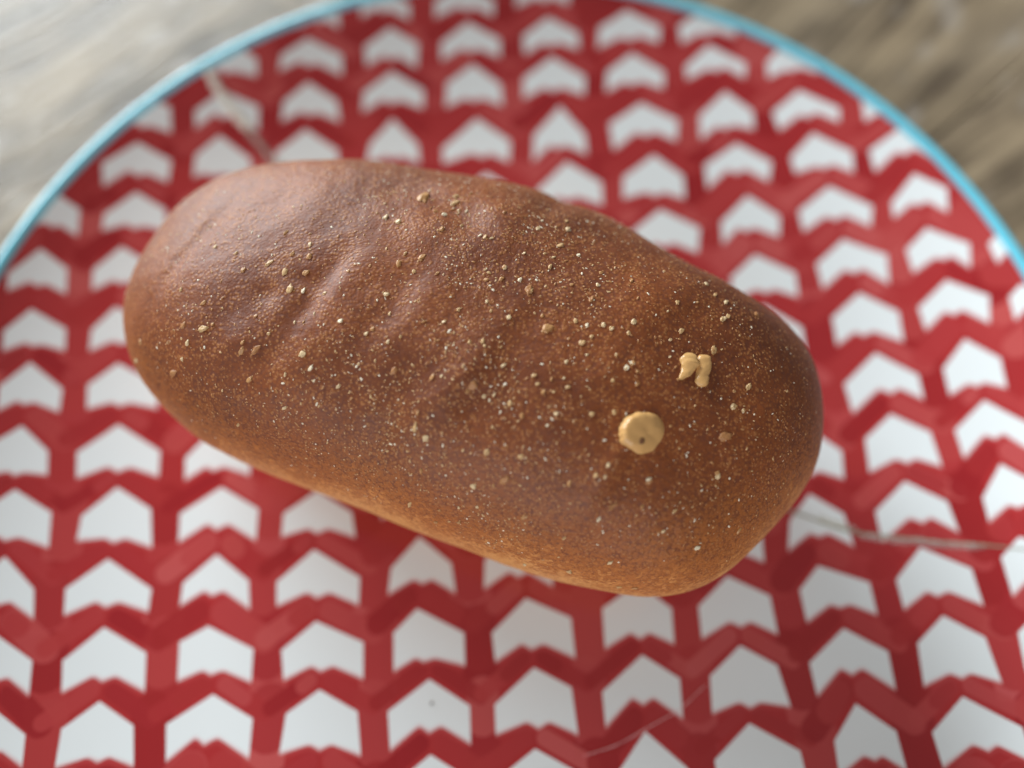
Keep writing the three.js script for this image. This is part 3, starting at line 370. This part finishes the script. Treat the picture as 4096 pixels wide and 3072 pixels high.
// the two large blisters
{
  // flat round bubble with a ragged lip
  const pos = [], idx = [], A = 72, B = 14;
  for (let j = 0; j <= B; j++) for (let i = 0; i < A; i++) {
    const a = i / A * Math.PI * 2, f = j / B, rag = 1 + 0.05 * noise(Math.cos(a) * 2.2, Math.sin(a) * 2.2, 4) + 0.05 * noise(Math.cos(a) * 7, Math.sin(a) * 7, 9) * smooth(0.6, 1, f);
    const lip = 0.5 - 0.5 * Math.cos(a - 0.85), h = Math.pow(Math.max(0, 1 - Math.pow(f, mix(1.5, 9, lip))), mix(1.1, 0.6, lip)) * mix(0.85, 1.05, f * lip), dent = 1 + 0.14 * noise(f * Math.cos(a) * 2.6, f * Math.sin(a) * 2.6, 7);
    pos.push(Math.cos(a) * f * rag, h * dent - 0.2, Math.sin(a) * f * rag);
  }
  for (let j = 0; j < B; j++) for (let i = 0; i < A; i++) { const a = j * A + i, b = j * A + (i + 1) % A; idx.push(a, b, a + A, b, b + A, a + A); }
  let g = new THREE.BufferGeometry(); g.setAttribute('position', new THREE.Float32BufferAttribute(pos, 3)); g.setIndex(idx); g.computeVertexNormals();
  const bubble = new THREE.MeshPhysicalMaterial({ color: rgb(0.62, 0.345, 0.125), roughness: 0.3, ior: 1.5 });
  const disc = part('large_blister', g, bubble, bread); disc.userData.label = 'large round pale amber blister on the crust';
  sit(disc, 0.02252, 0.0155, 0, 0.2, 0.0034, 0.0012, 0.0027);
  const spot = part('dark_spot', domes[2], new THREE.MeshStandardMaterial({ color: rgb(0.19, 0.075, 0.03), roughness: 0.6 }), disc);
  spot.position.set(-0.28, 0.55, 0.40); spot.scale.set(0.2, 0.13, 0.15);
  // lumpy twin blister
  const lump = (pts, rad) => {
    const P = pts.map(([x, z]) => { const q = surfaceAt(x * 1e-5, z * 1e-5); return q.p.addScaledVector(q.n, 0.0001); }), cu = new THREE.CatmullRomCurve3(P), V = 20, S = 36, pos = [], idx = [], tg = new THREE.Vector3(), pt = new THREE.Vector3(), sd = new THREE.Vector3();
    for (let i = 0; i <= S; i++) {
      const t = i / S; cu.getPointAt(t, pt); cu.getTangentAt(t, tg); sd.crossVectors(tg, UP).normalize(); const nn = new THREE.Vector3().crossVectors(sd, tg);
      const f = t * (rad.length - 1), q = Math.min(rad.length - 2, Math.floor(f)), r = mix(rad[q], rad[q + 1], smooth(0, 1, f - q)) * Math.sqrt(Math.max(0.0001, 1 - Math.pow(Math.abs(2 * t - 1), 5)));
      for (let j = 0; j < V; j++) { const a = j / V * Math.PI * 2, k = r * (1 + 0.26 * noise(pt.x * 1400 + Math.cos(a), pt.z * 1400, Math.sin(a) * 1.3)); pos.push(pt.x + (sd.x * Math.cos(a) + nn.x * Math.sin(a) * 0.6) * k, pt.y + (sd.y * Math.cos(a) + nn.y * Math.sin(a) * 0.6) * k, pt.z + (sd.z * Math.cos(a) + nn.z * Math.sin(a) * 0.6) * k); }
    }
    for (let i = 0; i < S; i++) for (let j = 0; j < V; j++) { const a = i * V + j, b = i * V + (j + 1) % V; idx.push(a, b, a + V, b, b + V, a + V); }
    const q = new THREE.BufferGeometry(); q.setAttribute('position', new THREE.Float32BufferAttribute(pos, 3)); q.setIndex(idx); q.computeVertexNormals(); return q;
  };
  const wax = new THREE.MeshPhysicalMaterial({ color: rgb(0.62, 0.35, 0.13), roughness: 0.28, ior: 1.5 });
  const tw = part('twin_blister', lump([[2990, 440], [2930, 590], [2890, 698], [2775, 830]], [0.0010, 0.0013, 0.0007, 0.0004]), wax, bread); tw.userData.label = 'lumpy two lobed amber blister near the end of the roll';
  part('lobe', lump([[3145, 440], [3134, 619], [3096, 759], [3081, 905]], [0.0012, 0.0010, 0.0009, 0.0011]), wax, tw);
}
// fine flour specks and pin blisters, too many to count
{
  const M = 6500, sp = new THREE.InstancedMesh(new THREE.IcosahedronGeometry(1, 0), new THREE.MeshPhysicalMaterial({ color: 0xffffff, roughness: 0.4 }), M);
  sp.name = 'crust_specks'; sp.userData.kind = 'stuff'; sp.castShadow = sp.receiveShadow = true;
  const o = new THREE.Object3D(), col = new THREE.Color();
  let n = 0;
  while (n < M) {
    const t = rnd() * Math.PI * 2, r = Math.sqrt(rnd()) * 0.97, q = outline(t) * r, x = q * Math.cos(t), z = q * Math.sin(t);
    const dens = 0.6 + 0.7 * noise(x * 110 + 30, 2, z * 110) - 0.25 * smooth(0.75, 1, r); if (rnd() > dens) continue;
    const d = (0.00006 + 0.00012 * Math.pow(rnd(), 2.6));
    sit(o, x, z, d * 0.1, rnd() * 6.3, d * (0.8 + 1.1 * rnd()), d * 0.55, d * (0.6 + 0.5 * rnd()));
    o.updateMatrix(); sp.setMatrixAt(n, o.matrix);
    const v = rnd(), w = v < 0.58 ? [0.45, 0.21, 0.078] : v < 0.84 ? [0.58, 0.37, 0.18] : [0.80, 0.70, 0.54];
    sp.setColorAt(n, col.setRGB(...w)); n++;
  }
  bread.add(sp);
}

// ---------------------------------------------------------------- a dark crumb on the plate
{
  const m = part('crumb', domes[3], new THREE.MeshStandardMaterial({ color: rgb(0.12, 0.10, 0.08), roughness: 0.8 }), scene);
  m.position.set(-0.013, FLOOR + 0.00012, 0.04506); m.scale.set(0.00022, 0.00016, 0.00018);
  Object.assign(m.userData, { label: 'tiny dark crumb on a white field of the plate in front of the bread', category: 'crumb' });
}

// ---------------------------------------------------------------- the windows that light the table (outside the picture)
WINDOWS.forEach((d, k) => {
  const win = thing(numbered('window', k), { kind: 'structure', label: k ? 'smaller white framed window on the near side of the table' : 'large white framed window beyond the table', category: 'window' });
  win.position.copy(d.light.position); win.quaternion.copy(d.light.quaternion);
  const frameMat = new THREE.MeshStandardMaterial({ color: rgb(0.75, 0.75, 0.73), roughness: 0.5 });
  const glow = new THREE.MeshStandardMaterial({ color: 0x000000, emissive: rgb(...d.color), emissiveIntensity: 1.0, roughness: 0.9 });
  const { w, h } = d, t = 0.06;
  // the light shines along its own -z; the panes lie just behind it
  for (const s of [-1, 1]) part('pane', new THREE.BoxGeometry(w / 2 - 0.02, h, 0.006), glow, win).position.set(s * w / 4, 0, 0.02);
  for (const s of [-1, 1]) {
    part('frame_side', new RoundedBoxGeometry(t, h + 2 * t, 0.05, 2, 0.006), frameMat, win).position.set(s * (w / 2 + t / 2 + 0.002), 0, 0.02);
    part('frame_rail', new RoundedBoxGeometry(w, t, 0.05, 2, 0.006), frameMat, win).position.set(0, s * (h / 2 + t / 2 + 0.002), 0.02);
  }
  part('mullion', new RoundedBoxGeometry(0.036, h, 0.014, 2, 0.004), frameMat, win).position.set(0, 0, 0.026);
});

renderer.render(scene, camera);
